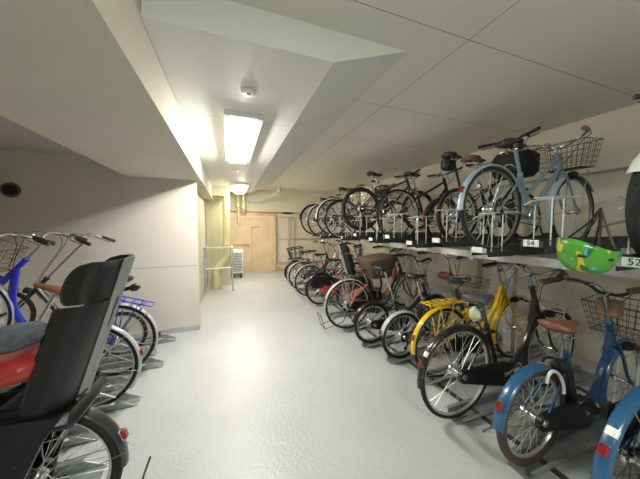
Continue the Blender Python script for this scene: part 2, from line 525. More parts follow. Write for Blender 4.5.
    if g('dress'):
        b = MB(); b.mats.append(DKPLAS)
        for s in (-1, 1):
            o = [(-.16, R+.02+R*.75), (-.2, R+.05), (-.05, R+.03), (.16, R+.1), (.22, R+R*.75)]
            y = .058*s; b.prism(o, y-.002, y+.002)
        part('skirt_guard', b, root)
    # kickstand
    ks = g('stand', 'side')
    if ks == 'side':
        b = MB(); b.mats.append(CHROME); b.tube([(.02, .07, R-.01), (-.02, .1, R*.75), (-.27, .11, R*.62)], [.009,.009,.007], 6); part('kickstand', b, root)
    elif ks == 'centre':
        b = MB(); b.mats.append(g('standmat', DKSTEEL))
        q = R+.03
        b.tube([(0,-.075,R), (-.12,-.09,R*.4), (-q,-.08,R*.22), (-q-.06,-.06,R*.75), (-q-.06,.06,R*.75), (-q,.08,R*.22), (-.12,.09,R*.4), (0,.075,R)], .006, 6)
        b.tube([(-q,-.08,R*.22), (-q,.08,R*.22)], .006, 6)
        part('kickstand', b, root)
    if g('battery'):
        b = MB(); b.mats.append(DKPLAS); b.rbox((st.x-.02, 0, bb.z+.2), (.09, .09, .3), .02, Matrix.Rotation(-math.radians(20), 3, 'Y'))
        b.rbox((bb.x+.02, 0, bb.z-.01), (.2, .12, .15), .05)
        part('battery_and_motor', b, root)
    if g('lock'):
        b = MB(); b.mats.append(g('lockmat', WHITE)); pts = []
        for i in range(15):
            a = PI*.0+PI*1.0*i/14; pts.append((.10+.085*cos(a), -.055, R*1.62+.10*sin(a)+.05*cos(a)*-1))
        b.tube(pts, .009, 8); part('cable_lock', b, root)
    if g('ringlock', True) and fd:
        b = MB(); b.mats.append(DKPLAS); b.tube([(st.x*.55, .045*cos(a)*1.2, R+R*.93-.0+.05*sin(a)) for a in [PI*.05*i+PI*.0 for i in range(0, 21)]], .009, 6); part('ring_lock', b, root)
    root['_dims'] = [R, wb]
    del root['_dims']
    return root, dict(bb=bb, st=st, sp=sp_top, hc=hc, hb=hb, ht=ht, R=R, wb=wb)

# ------------------------------------------------------------------ child seat
def child_seat(root, x, z, s=1., panel=None):
    """Rear child seat behind the rider: x,z = bottom of the backrest in bike space."""
    seat = bpy.data.objects.new('child_seat', None); C.objects.link(seat); seat.parent = root; seat.location = (x, 0, z)
    seat.scale = (1, 1, 1)
    def shell(t0, t1, prof, mtl, th=.016, n=14, k=22):
        b = MB(); b.mats.append(mtl); rows = []
        for i in range(n+1):
            t = t0+(t1-t0)*i/n; hw, dp, xb, zz = prof(t)
            ring = []
            for side in (0, 1):
                off = th*side; pts = []
                for j in range(k+1):
                    u = -1+2*j/k; au = abs(u)
                    # U section: narrow rounded back, sides sweeping forward into the wings
                    yo_ = hw-off
                    if au < .3:
                        y = u/.3*yo_*.24; xx = .012*(au/.3)**2+off
                    else:
                        q = (au-.3)/.7; sg = 1 if u > 0 else -1
                        y = sg*yo_*(.24+.76*sin(min(1, q*1.5)*PI/2)); xx = .012+off+(dp-.012)*q**1.35
                    pts.append((xb+xx, y, zz))
                ring += pts if side == 0 else list(reversed(pts))
            rows.append(ring)
        m_ = len(rows[0]); vs = [p for r in rows for p in r]; fs = []
        for i in range(n):
            for j in range(m_): fs.append((i*m_+j, i*m_+(j+1) % m_, (i+1)*m_+(j+1) % m_, (i+1)*m_+j))
        kk = k+1
        for base in (0, n*m_):
            for j in range(k): fs.append((base+j, base+j+1, base+m_-2-j, base+m_-1-j))
        b.add(vs, fs); return b
    H = .45*s
    def body(t):
        return (.155*s+.015*s*sin(PI*t), (.14+.015*t)*s, -.15*s*t, H*t)
    def head(t):
        d = (.075+.07*math.sqrt(max(0, 1-(abs(t-.45)/.55)**2.6)))*s
        return (.165*s-.012*t*s, d, (-.15-.05*t)*s, H+.012*s+.165*s*t)
    part('seat_shell', shell(0, 1, body, DKPLAS), seat)
    part('headrest', shell(0, 1, head, DKPLAS), seat)
    b = shell(0, 1, lambda t: (.058*s, .022*s, -.20*s*t-.014, (H+.175*s)*t+.004), mat('seat_grey_plastic', (.30,.30,.29), .35, vary=.04), th=.012)
    part('back_panel', b, seat, label=None if panel else 'light grey back panel')
    if panel: seat.children[-1].data.materials[0] = panel
    # bucket and leg guards
    b = MB(); b.mats.append(DKPLAS)
    b.rbox((.13*s, 0, -.015), (.34*s, .33*s, .07*s), .03)
    part('seat_pan', b, seat)
    for sd in (-1, 1):
        b = MB(); b.mats.append(DKPLAS)
        y = .165*s*sd
        o = [(.0, .03*s), (.26*s, .05*s), (.40*s, -.02), (.42*s, -.30*s), (.36*s, -.40*s), (.20*s, -.40*s), (.16*s, -.28*s), (.06*s, -.06*s)]
        b.prism(o, y-.012, y+.012); b.rbox((.30*s, y-.045*sd, -.385*s), (.19*s, .1*s, .03), .01)
        part('leg_guard', b, seat)
    b = MB(); b.mats.append(CHROME)
    for sd in (-1, 1): b.tube([(.02, .06*sd, -.05), (.06, .065*sd, -.12*s), (.16, .05*sd, -.14*s)], .007, 6)
    part('mounting_bracket', b, seat)
    b = MB(); b.mats.append(BLKV)
    b.tube(smooth_path([(-.165*s,-.15*s,H+.005), (-.06*s,-.187*s,H-.02), (.05*s,-.19*s,H-.035)], 4), .011, 6, flat=.5)
    b.rbox((-.165*s, -.14*s, H+.005), (.04, .05, .035), .01)
    part('strap', b, seat)
    return seat

# =================================================================== ROOM
wallm = mat('beige_wall_paint', (.66, .61, .52), .7, bump=.35, scale=140, vary=.03, vscale=1.5)
bandm = mat('beige_beam_paint', (.67, .625, .52), .75, bump=.5, scale=110, vary=.03, vscale=1.5)
ceilm = mat('ceiling_board', (.77, .735, .655), .75, bump=.3, scale=160, vary=.02, vscale=1.5)
joints(ceilm, [(1, .285, .89, .003), (0, 1.38, 1.82, .003)])
ductm = mat('soffit_board', (.76, .755, .72), .6, vary=.02, bump=.05, scale=160, vscale=1.5)
joints(ductm, [(1, 2.28, 1.9, .003)])
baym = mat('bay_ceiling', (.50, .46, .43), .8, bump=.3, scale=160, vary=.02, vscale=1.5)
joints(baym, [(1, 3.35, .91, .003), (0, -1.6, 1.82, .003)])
bwall = mat('bay_wall_board', (.68, .63, .57), .7, vary=.03, bump=.12, scale=90, vscale=2)
yelw = mat('yellowish_wall', (.62, .58, .40), .65, vary=.03, vscale=2); joints(yelw, [(0, .07, .15, .003), (1, .07, .15, .003)], .7)

ZC = 2.57; ZA = 2.35; ZB = 2.07
# floor
fm = mat('epoxy_floor', (.465, .485, .49), .30, bump=.42, scale=42, vary=.05, vscale=2.2, spec=.5)
nt = fm.node_tree; pb = nt.nodes['Principled BSDF']
tc = nt.nodes.new('ShaderNodeTexCoord'); nn = nt.nodes.new('ShaderNodeTexNoise'); nn.inputs['Scale'].default_value = 1.3; nn.inputs['Detail'].default_value = 6
mr = nt.nodes.new('ShaderNodeMapRange'); mr.inputs[1].default_value = .35; mr.inputs[2].default_value = .7; mr.inputs[3].default_value = .30; mr.inputs[4].default_value = .40
nt.links.new(tc.outputs['Object'], nn.inputs['Vector']); nt.links.new(nn.outputs['Fac'], mr.inputs[0]); nt.links.new(mr.outputs[0], pb.inputs['Roughness'])
struct('floor', MB().box((.6, 2.7, -.05), (6.4, 11.4, .1)), fm)
# ceilings
struct('ceiling', MB().box((1.65, 2.7, ZC+.05), (4.3, 11.4, .1)), ceilm)
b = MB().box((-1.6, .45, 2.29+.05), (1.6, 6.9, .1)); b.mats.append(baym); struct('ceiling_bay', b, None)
# soffit duct with sloped right side and vertical front
Xa, Xb = .56, 1.10; Y0, Y1 = 1.33, 7.1; XL = -.34
b = MB(); b.mats.append(ductm)
b.add([(XL,Y0-.01,ZA),(Xa,Y0-.01,ZA),(Xa,Y1,ZA),(XL,Y1,ZA),(XL,Y0+.055,ZC),(Xb,Y0+.055,ZC),(Xb,Y1,ZC),(XL,Y1,ZC)],
      [(0,1,2,3),(0,4,5,1),(1,5,6,2),(2,6,7,3),(3,7,4,0),(4,7,6,5)])
struct('ceiling_soffit', b, None)
# left beam
struct('trim_1', MB().box((-.767, 1.82, (ZB+ZC)/2+.02), (.850, 9.64, ZC-ZB+.04)), bandm)
# bay back wall and curb
struct('wall_bay', MB().box((-1.41, 3.88, 1.16), (2.0, .12, 2.32)), bwall)
b = MB(); b.mats.append(mat('grey_curb', (.42, .44, .46), .5, vary=.05)); b.box((-1.41, 3.815, .035), (2.0, .03, .07)); struct('baseboard_bay', b, None)
b = MB(); b.mats.append(mat('dark_joint', (.25,.24,.22), .7)); b.box((-.90, 3.819, .905), (.95, .004, .005)); struct('trim_2', b, None)
struct('wall_left', MB().box((-2.45, 2.7, 1.2), (.1, 11.4, 2.8)), bwall)
# right wall with upper beam
struct('wall_right', MB().box((3.7, 2.7, 1.28), (.1, 11.4, 2.6)), wallm)
struct('trim_3', MB().box((3.60, 2.7, 2.29), (.12, 11.4, .56)), bandm)
struct('wall_back', MB().box((.6, -2.95, 1.28), (6.4, .1, 2.6)), wallm)
# yellowish side wall behind the bay wall, with the pipe recess
struct('wall_recess', MB().box((-.58, 5.2, 1.03), (.12, 2.52, 2.06)), yelw)
struct('wall_pipe', MB().box((-.24, 7.35, 1.28), (.52, 1.7, 2.58)), yelw)
struct('trim_4', MB().box((-.17, 6.3, 2.24), (.4, .4, .22)), yelw)
# far wall : beam above, partition below
struct('wall_far', MB().box((2.0, 8.3, 1.28), (4.2, .1, 2.6)), bandm)
struct('trim_5', MB().box((2.0, 8.15, 2.24), (4.0, .22, .68)), bandm)
wood = mat('plywood', (.68, .52, .34), .5, vary=.12, scale=8, vscale=3)
joints(wood, [(0, .02, .11, .003)], .72)
wood2 = mat('pale_panel', (.72, .62, .50), .5, vary=.05, vscale=3)
woodo = mat('orange_ply', (.70, .50, .30), .5, vary=.25, vscale=4)
frm = mat('grey_door_frame', (.46, .42, .36), .5)
t = thing('wooden_partition', 'tan wooden board partition with thin vertical joints, left half of far wall', 'partition', (.9, 8.2, 0))
part('board_panel', MB().box((-.20, -.02, .86), (1.31, .06, 1.72)), t, wood, False)
b = MB().box((-.13, -.03, 1.735), (1.48, .08, .04)); b.m(woodo)
part('top_rail', MB().box((-.20, -.05, 1.735), (1.31, .06, .05)), t, wood2, False)
part('upper_strip', MB().box((.1, -.01, 1.83), (2.0, .04, .14)), t, woodo, False)
part('corner_post', MB().box((.48, -.06, .95), (.07, .08, 1.88)), t, woodo, False)
b = MB(); b.tube([(-.70,-.1,.9), (-.28,-.1,.9), (-.28,-.1,.3)], .018, 8); b.tube([(-.27,-.1,.0), (-.27,-.1,1.42), (.0,-.1,1.42)], .018, 8)
part('conduit', b, t, wood2)
t = thing('panel_door', 'pale panel door set with grey metal frame beside wooden partition', 'door', (2.9, 8.2, 0))
part('door_panel', MB().box((-.10, -.02, .92), (2.71, .05, 1.84)), t, wood2, False)
b = MB()
for x, w in ((-1.42, .05), (-1.02, .09), (-.86, .04), (1.2, .05)): b.box((x, -.06, .98), (w, .05, 1.5))
b.box((-.12, -.06, 1.73), (2.66, .05, .04)); b.box((-.12, -.06, 1.02), (2.66, .04, .035)); b.box((-.12, -.06, .24), (2.66, .05, .05))
part('door_frame', b, t, frm, False)
part('kick_rail', MB().box((-.12, -.06, .1), (2.66, .06, .1)), t, woodo, False)
part('upper_strip', MB().box((.0, -.01, 1.87), (2.5, .04, .06)), t, woodo, False)
# pipework
pipey = mat('yellow_painted_pipe', (.66, .62, .34), .4, vary=.05)
pipeg = mat('grey_green_pipe', (.56, .57, .48), .4)
t = thing('drain_pipe', 'thick pale yellow drain pipe with offset elbow down to floor', 'pipe', (-.15, 6.2, 0))
b = MB(); b.tube(smooth_path([(.1,0,2.14), (.1,0,1.2), (.1,0,.80), (.06,0,.68), (-.11,0,.48), (-.14,0,.36), (-.14,0,0)], 5), .083, 14); part('pipe', b, t, pipey)
b = MB()
b.lathe((.1,0,1.02), [(.088,-.03),(.095,-.025),(.095,.025),(.088,.03)], 'z', 16); b.lathe((.1,-.09,1.02), [(.03,0),(.03,-.03)], 'y', 12)
part('coupling', b, t, pipey)
b = MB(); b.lathe((-.14,0,.36), [(.088,-.03),(.095,-.025),(.095,.025),(.088,.03)], 'z', 16)
part('coupling', b, t, pipey)
for i, (x, z0, y) in enumerate(((.27, 2.0, 7.9), (.43, 1.95, 7.9))):
    b = MB(); b.tube([(0,0,ZC), (0,0,z0)], .06, 12); b.lathe((0,0,z0), [(.07,0),(.07,.12),(.06,.14)], 'z', 12); b.tube([(0,0,z0),(0,0,z0-.45 if i == 0 else z0-.1)], .03, 10)
    single('vertical_pipe', b, pipey, ['thin yellow pipe coming down nearest the thick drain pipe', 'thin yellow pipe coming down just left of the wooden partition'][i], 'pipe', (x, y, 0), group='thin pipes by the drain pipe')
b = MB(); b.tube(smooth_path([(.55,7.95,2.20), (.9,7.9,2.19), (1.15,7.6,2.3), (1.38,7.3,2.48)], 4), .02, 8)
b.lathe((1.38,7.3,2.46), [(.02,-.05),(.06,-.04),(.07,0),(.07,.11)], 'z', 14)
single('ceiling_pipe', b, pipeg, 'pale pipe rising to a round cap under the ceiling at far end', 'pipe')
# guard rail
t = thing('guard_rail', 'silver tubular guard rail standing around the yellow drain pipe', 'railing', (-.2, 6.0, 0))
b = MB()
b.tube([(-.30,-.08,0), (-.30,-.08,.98), (.26,-.08,.98), (.26,-.08,0)], .02, 8); b.tube([(-.30,-.08,.52), (.26,-.08,.52)], .015, 8)
b.tube([(-.30,-.08,.98), (-.30,.38,.98)], .015, 8); b.tube([(.26,-.08,.98), (.26,.38,.98)], .015, 8)
part('rail', b, t, GALV)
b = MB()
for x in (-.30, .26): b.lathe((x,-.08,.0), [(.045,0),(.045,.012)], 'z', 14)
part('foot_plate', b, t, GALV)
# outdoor unit
t = thing('outdoor_unit', 'white air conditioner outdoor unit on feet by drain pipe', 'air conditioner', (.2, 7.45, 0))
part('casing', MB().rbox((0,0,.46), (.32,.3,.66), .015), t, WHITE)
b = MB()
for i in range(12): b.box((0,-.156,.2+i*.045), (.26,.012,.012))
part('grille', b, t, DKPLAS, False)
b = MB(); b.box((-.1,0,.065), (.05,.34,.13)); b.box((.1,0,.065), (.05,.34,.13)); part('feet', b, t, DKSTEEL, False)
# vent on the left bay wall
t = thing('round_vent', 'dark round vent on the beige wall of the left bay', 'vent', (-2.27, 3.80, 1.85))
b = MB(); b.lathe((0,0,0), [(.055,.015),(.075,0),(.08,.0),(.085,.019)], 'y', 24); part('rim', b, t, mat('vent_grey', (.12,.12,.11), .6))
b = MB(); b.lathe((0,-.012,0), [(.055,0),(.055,.012)], 'y', 24)
for i in range(-2, 3): b.box((0,-.016,i*.02), (.09,.006,.006))
part('grille', b, t, DKPLAS)

# lamps in fixtures
tube_m = bpy.data.materials.new('lamp_tube'); tube_m.use_nodes = True
nb = tube_m.node_tree.nodes['Principled BSDF']; nb.inputs['Emission Color'].default_value = (1, .97, .90, 1); nb.inputs['Emission Strength'].default_value = 14
LAMP = 1.0
def fixture(x, y0, y1, w, z, label, power, col=(1,.96,.88), grp='long ceiling lights'):
    t = thing('ceiling_light', label, 'lamp', (x, (y0+y1)/2, z), group=grp); L = y1-y0
    part('housing', MB().box((0,0,-.02), (w+.05, L+.06, .04)), t, WHITE, False)
    b = MB(); b.rbox((-w*.24,0,-.042), (w*.4, L, .02), .006); b.rbox((w*.24,0,-.042), (w*.4, L, .02), .006); b.box((0,0,-.041),(w*.1,L,.006))
    part('light_tubes', b, t, tube_m, False)
    l = bpy.data.lights.new('tube_light', 'AREA'); l.shape = 'RECTANGLE'; l.size = w; l.size_y = L; l.energy = power; l.color = col
    o = bpy.data.objects.new('tube_light', l); C.objects.link(o); o.parent = t; o.location = (0, 0, -.056)
    for q in (-.36, -.12, .12, .36):
        l = bpy.data.lights.new('tube_light', 'POINT'); l.shadow_soft_size = .02; l.energy = power*.36; l.color = col
        o = bpy.data.objects.new('tube_light', l); C.objects.link(o); o.parent = t; o.location = (0, q*L, -.085)
fixture(.13, 2.15, 3.62, .25, ZA, 'bright white rectangular ceiling light nearest the viewer, under the flat soffit', 25)
fixture(.28, 5.6, 7.0, .25, ZA, 'bright rectangular ceiling light at the far end near yellow pipe', 20, (1,.93,.78))
fixture(.35, -1.9, -.45, .25, ZC, 'ceiling light behind the viewer over the aisle', 22, (.84,1,.88))
# smoke detector + small disk
for i, (x, y) in enumerate(((.14, 1.79), (.12, 4.35))):
    t = thing('smoke_detector', ['small white round detector on ceiling nearest the viewer', 'small white round detector on ceiling between the two lights'][i], 'detector', (x, y, ZA), group='ceiling detectors')
    b = MB(); b.lathe((0,0,0), [(.05,0),(.052,-.008),(.045,-.014),(.02,-.016)], 'z', 24); part('cover', b, t, WHITE)
    b = MB(); b.lathe((0,0,-.014), [(.014,0),(.014,-.008),(.006,-.012)], 'z', 14); part('sensor', b, t, frm)

# =================================================================== RACKS
slots = [(.56, 1.705, 1.29), (1.00, 1.76, 1.345), (1.38, 1.80, 1.27), (1.79, 1.80, 1.32), (2.2, 1.84, 1.27), (2.6, 1.84, 1.32), (2.98, 1.84, 1.27),
         (3.36, 1.80, 1.32), (3.80, 1.78, 1.26), (4.25, 1.75, 1.30), (4.75, 1.75, 1.25), (5.25, 1.75, 1.28)]
def tray_mb(L, w=.115, h=.035, th=.004, skirt=0):
    b = MB(); b.box((L/2, 0, th/2), (L, w, th))
    for s in (-1, 1): b.box((L/2, s*w/2, h/2-skirt/2), (L, th, h+skirt)); b.box((L/2, s*(w/2+.012), h), (L, .028, th))
    return b
ord_ = ['nearest the viewer', 'second from the viewer', 'under the grey-blue bicycle', 'fourth from the viewer', 'under the small-wheeled bicycle', 'sixth from the viewer',
        'seventh from the viewer', 'under the fat-tired bicycle', 'fourth from the far end', 'third from the far end', 'second from the far end', 'at the far end']
TEXTS = {0: '52', 1: '54'}
for i, (y, x, z) in enumerate(slots):
    t = thing('upper_bicycle_tray', 'dark steel upper deck tray with white tag, '+ord_[i], 'bicycle rack', (x, y, z-.03), group='upper deck trays')
    part('channel', tray_mb(3.5-x, .13, .05, skirt=.022), t, DKSTEEL, False)
    part('end_plate', MB().rbox((-.012, 0, .024), (.02, .12, .04), .004), t, GALV if i in (0, 2) else DKSTEEL, False)
    tag = part('number_tag', MB().rbox((-.026, 0, .03), (.006, .085, .042), .002), t, WHITE, False, label='white number tag')
    if i in TEXTS:
        cu = bpy.data.curves.new('tmp', 'FONT'); cu.body = TEXTS[i]; cu.size = .042; cu.extrude = .0006; cu.align_x = 'CENTER'; cu.align_y = 'CENTER'
        to = bpy.data.objects.new('tmp', cu); C.objects.link(to); bpy.context.view_layer.update()
        me = bpy.data.meshes.new_from_object(to.evaluated_get(bpy.context.evaluated_depsgraph_get())); bpy.data.objects.remove(to)
        me.materials.append(DKPLAS)
        link('number', me, tag, (-.0305, 0, .030), (PI/2, 0, -PI/2))
    b = MB(); hz = .30
    for xx in (.02, .13): b.tube([(xx, -.075, .02), (xx, -.075, hz)], .0042, 6)
    b.tube([(xx, .075, .02), (xx, .075, hz-.03)], .0042, 6)
    b.tube(smooth_path([(.02,-.075,hz), (-.03,-.06,hz), (-.05,-.02,hz), (.10,-.045,hz+.01), (.34,-.05,hz+.02)], 4), .005, 6)
    b.tube(smooth_path([(.02,.075,hz-.03), (.10,.05,hz), (.34,.05,hz+.02)], 4), .005, 6)
    part('wheel_holder', b, t, mat('zinc_rod', (.72,.73,.72), .4, .3))
t = thing('two_tier_rack', 'galvanized steel frame carrying the upper deck of bicycles', 'bicycle rack', (0, 0, 0))
part('front_beam', MB().box((2.10, 2.4, 1.195), (.05, 6.4, .06)), t, GALV, False)
part('rear_beam', MB().box((3.3, 2.4, 1.205), (.05, 6.4, .085)), t, GALV, False)
for y in (-.6, 1.9, 3.6, 5.4):
    part('post', MB().box((2.98, y, .61), (.07, .09, 1.22)), t, GALV, False)
    part('bracket_arm', MB().box((2.85, y, 1.13), (1.0, .05, .06)), t, GALV, False)
# cream box on the wall
t = thing('wall_box', 'cream metal box fixed on the right wall below upper deck', 'box', (3.6, 2.95, .9))
part('box_body', MB().rbox((0,0,0), (.16,.42,.75), .01), t, mat('cream_box', (.62,.58,.46), .5)); part('box_door', MB().rbox((-.085,0,0), (.012,.38,.7), .003), t, mat('cream_box', (.62,.58,.46), .5))

# lower trays (right)
low = [(.52,1.68),(.93,1.60),(1.36,1.57),(1.80,1.70),(2.2,1.60),(2.6,1.52),(3.1,1.5),(3.65,1.5),(4.25,1.5),(4.85,1.5),(5.4,1.5),(5.95,1.5)]
lown = ['under the bicycle at the right edge', 'under the small blue bicycle', 'under the black city bicycle with round reflector', 'under the yellow bicycle',
        'under the silver-fendered small bicycle', 'under the black small-wheeled bicycle', 'under the bicycle with brown basket', 'under the child seat bicycle by the red one', 'under the red bicycle', 'third from far end', 'second from far end', 'at the far end']
lwmat = mat('tray_grey_steel', (.30, .315, .33), .5, .6, vary=.2)
for i, (y, x) in enumerate(low):
    t = thing('floor_wheel_tray', 'grey steel floor tray '+lown[i], 'bicycle rack', (x, y, 0), group='floor trays on the right')
    b = tray_mb(1.75, .12, .04); b.add([(0,-.06,.0),(0,.06,.0),(-.03,-.05,0),(-.03,.05,0),(0,-.06,.006),(0,.06,.006),(-.03,-.05,.004),(-.03,.05,.004)], [(0,1,3,2),(4,6,7,5),(0,4,5,1),(2,3,7,6),(0,2,6,4),(1,5,7,3)])
    b.box((.0,0,.0), (0.01,.12,.004))
    part('channel', b, t, lwmat, False)
    b = MB(); b.tube([(1.15,-.05,.03),(1.2,-.05,.42),(1.5,-.05,.45),(1.52,.05,.45),(1.2,.05,.42),(1.15,.05,.03)], .008, 6); part('wheel_holder', b, t, GALV)
b = MB()
for x in (1.78, 2.9): b.box((x, 2.9, .008), (.03, 6.9, .015))
single('rack_floor_rail', b, DKSTEEL, 'dark steel rails on floor across right trays', 'rail', smooth=False)

# left trays, alternating long and short
lt = [(3.58,-.66),(3.27,-.80),(2.97,-.67),(2.68,-.84),(2.4,-.72),(2.1,-.86),(1.75,-.72),(1.4,-.86),(1.05,-.75)]
for i, (y, x) in enumerate(lt):
    lab = ['beside the bay wall', 'second from the bay wall', 'third from the bay wall, under the bright blue bicycle', 'fourth from the bay wall', 'fifth from the bay wall, long one',
           'sixth from the bay wall', 'just beyond the child seat bicycle', 'under the child seat bicycle', 'in front of the child seat bicycle'][i]
    t = thing('floor_wheel_tray', 'silver galvanized floor tray '+lab, 'bicycle rack', (x, y, 0), (0, 0, PI), group='floor trays on the left')
    hi = i % 2 == 1
    b = MB(); L = 1.45; w = .12; h = .06
    b.box((L/2,0,.003), (L,w,.005))
    for s in (-1, 1):
        b.add([(.0,s*w/2,0),(.12,s*w/2,h),(L,s*w/2,h),(L,s*w/2,0),(.0,s*(w/2-.004),0),(.12,s*(w/2-.004),h),(L,s*(w/2-.004),h),(L,s*(w/2-.004),0)],
              [(0,1,2,3),(7,6,5,4),(0,4,5,1),(1,5,6,2),(2,6,7,3),(0,3,7,4)])
        b.box((L/2+.06, s*(w/2+.014), h), (L-.12,.03,.004))
    for q in (.16, .3): b.m(WHITE) if False else None
    part('channel', b, t, mat('bright_zinc', (.44,.47,.49), .38, .7, vary=.25, scale=60), False)
    b = MB(); b.tube([(1.0,-.05,.03),(1.1,-.05,.5),(1.25,-.05,.5),(1.25,.05,.5),(1.1,.05,.5),(1.0,.05,.03)], .008, 6); part('wheel_holder', b, t, GALV)
    b = MB()
    for q in (.16, .34): b.lathe((q, w/2+.016, h+.002), [(.014,0),(.014,.002)], 'z', 12)
    part('bolt', b, t, WHITE)

# =================================================================== BICYCLES
GL = 'bicycles on the lower right row'; GU = 'bicycles on the upper deck'; GW = 'bicycles in the left bay'
TB = .012
wood_sheet = mat('brown_fabric_bag', (.10, .062, .04), .8, bump=.3, scale=200, vary=.2)
# ---- lower right row, near to far
bike('blue-fendered bicycle cut by the right edge, red reflector with white sticker', (1.77, .53, TB), frame=NAVY, fender=SKY, R=.345, tw=.019, style='step',
     refl_a=153, sticker=True, saddle=BROWN, saddle_h=.86, bar_h=1.0, basket=DKSTEEL, dress=True, group=GL, rack=None, grip=BROWN, spoke=mat('dark_spoke', (.05,.05,.05), .5), rim=BLACKM, crank_a=.6, stand=None)
r, d = bike('small steel blue bicycle with brown saddle, brown tires and blue fenders', (1.70, .93, TB), frame=NAVY, fender=SKY, R=.295, tw=.025, wb=1.02, style='u',
     tire=BRNRUB, saddle=BROWN, saddle_h=.83, bar_h=.99, bar='city', grip=BROWN, basket=BLACKM, battery=True, lock=True, group=GL, fa=180, refl_a=155, stand='side', crank_a=2.4, sad=(.27,.2), seatangle=73, barmat=BLACKM)
b = MB(); b.rbox((0,0,0), (.06,.13,.12), .015); part('front_bag', b, r, mat('tan_leather', (.26,.15,.09), .5, bump=.1), loc=d['hc']+Vector((.02,0,-.10)), label='small brown front bag')
r, d = bike('black city bicycle with round red reflector, silver handlebar and wire basket', (1.585, 1.36, TB), frame=BLACKM, fender=BLACKM, R=.345, tw=.016, wb=1.10, style='u', headlen=.22,
     saddle=GREYV, saddle_h=.90, bar_h=1.05, bar='city', grip=BLKV, basket=ALU, round_refl=True, sticker=True, refl_a=160, group=GL, fa=186, crank_a=.4, seatlug=.66, bkz=.02, ha=67)
b = MB(); b.rbox((0,0,0), (.09,.09,.12), .04); part('saddle_pouch', b, r, mat('pale_yellow_bag', (.62,.60,.42), .7, bump=.4, scale=60), loc=d['sp']+Vector((-.07,0,-.07)), label='pale yellow pouch under the saddle')
bike('yellow bicycle with yellow rear rack, yellow fender and twin curved frame tubes', (1.88, 1.79, TB), frame=YELLOW, fender=YELLOW, R=.335, tw=.017, wb=1.03, style='twin', rack=YELLOW, diag=True, fr=.018,
     saddle=BLKV, piping=True, saddle_h=.93, bar_h=1.0, bar='up', refl_a=163, group=GL, fa=188, spoke=mat('yellow_spoke', (.6,.42,.05), .4), basket=None, crank_a=1.4)
r, d = bike('small-wheeled bicycle with silver fender and black saddle left of yellow rack', (1.74, 2.2, TB), frame=DKSTEEL, fender=SILVERP, R=.255, tw=.02, wb=.98, style='fold', saddle=BLKV, saddle_h=.90,
     bar_h=1.08, bar='city', group=GL, chaincase='chain', fa=170, seatlug=.48, basket=DKSTEEL, stand='side')
b = MB(); b.rbox((0,0,0), (.10,.20,.08), .03); part('front_pouch', b, r, mat('dark_red_fabric', (.13,.012,.016), .6, bump=.3), loc=d['hc']+Vector((-.06,0,-.20)), label='dark red pouch below the handlebar')
bike('black small-wheeled bicycle with black fender beside brown basket', (1.63, 2.62, TB), frame=BLACKM, fender=BLACKM, R=.25, tw=.02, wb=.98, style='fold', saddle=BLKV, saddle_h=.93, sad=(.28,.22),
     bar_h=1.0, bar='city', group=GL, chaincase='case', fa=172, seatlug=.48, barmat=BLACKM, basket=ALU)
r, d = bike('bicycle with large silver-fendered wheel, salmon seat stays and brown covered basket', (1.55, 3.12, TB), frame=DKSTEEL, fender=SILVERP, R=.345, tw=.017, wb=1.10, style='u', saddle=DBROWN, saddle_h=.84,
     bar_h=1.02, bar='up', rack=CHROME, group=GL, fa=180, stand='centre', basket=ALU)
b = MB()
for sd in (-1, 1): b.tube([d['st']+Vector((-.01,.016*sd,-.02)), Vector((.08,.055*sd,d['R']+.12)), Vector((.01,.072*sd,d['R']+.02))], .014, 8)
part('seat_stay', b, r, ORANGE, label='salmon orange seat stays')
bo = part('rear_basket', (lambda b: (b.mats.append(DKSTEEL), b)[1])(basket_mb(.46, .42, .24)), r, loc=(.46, 0, .72), label='wide brown covered rear basket')
b = MB(); n = 16
rows = []
for (k, z) in ((.78,0),(.86,.08),(.96,.19),(1.05,.235),(1.03,.26),(.8,.29),(.4,.305)):
    for j in range(n):
        a = 2*PI*j/n; ca, sa_ = cos(a), sin(a); q = (abs(ca)**4+abs(sa_)**4)**-.25
        rows.append((.235*k*ca*q, .215*k*sa_*q, z+.012*sin(3*a)*(k > .9)+.02*ca*(k < 1.04)))
fs = [(i*n+j, i*n+(j+1) % n, (i+1)*n+(j+1) % n, (i+1)*n+j) for i in range(6) for j in range(n)] + [tuple(range(n-1,-1,-1)), tuple(range(6*n, 7*n))]
b.add(rows, fs); part('basket_cover', b, bo, wood_sheet, label='brown fabric basket cover')
r, d = bike('red bicycle carrying a black child seat behind the brown basket', (1.92, 3.68, TB), frame=ORANGE, fender=BLACKM, R=.30, tw=.022, style='u', saddle=BLKV, saddle_h=.82, bar_h=1.02, rack=DKPLAS,
     battery=True, group=GL, stand='side', basket=None)
child_seat(r, -.12, .64, .80, DKPLAS)
bike('red bicycle with black skirt guard and black rear rack, whole rear wheel showing', (1.56, 4.25, TB), frame=REDP, fender=BLACKM, R=.29, tw=.022, style='u', saddle=BLKV, saddle_h=.82, bar_h=1.05, rack=DKPLAS,
     dress=True, casemat=REDP, battery=True, group=GL, stand='side', bar='city', barmat=BLACKM, basket=DKPLAS)
bike('dark bicycle with silver fenders just beyond the red one', (1.53, 4.85, TB), frame=BLACKM, fender=SILVERP, R=.32, tw=.018, style='step', saddle=BLKV, saddle_h=.86, bar_h=1.08, bar='riser', barmat=BLACKM, group=GL, rack=BLACKM, basket=BLACKM)
bike('silver bicycle with black saddle, second from the far end of lower row', (1.53, 5.4, TB), frame=SILVERP, fender=SILVERP, R=.32, tw=.018, style='step', saddle=BLKV, saddle_h=.88, bar_h=1.0, bar='flat', group=GL, basket=None, rack=CHROME)
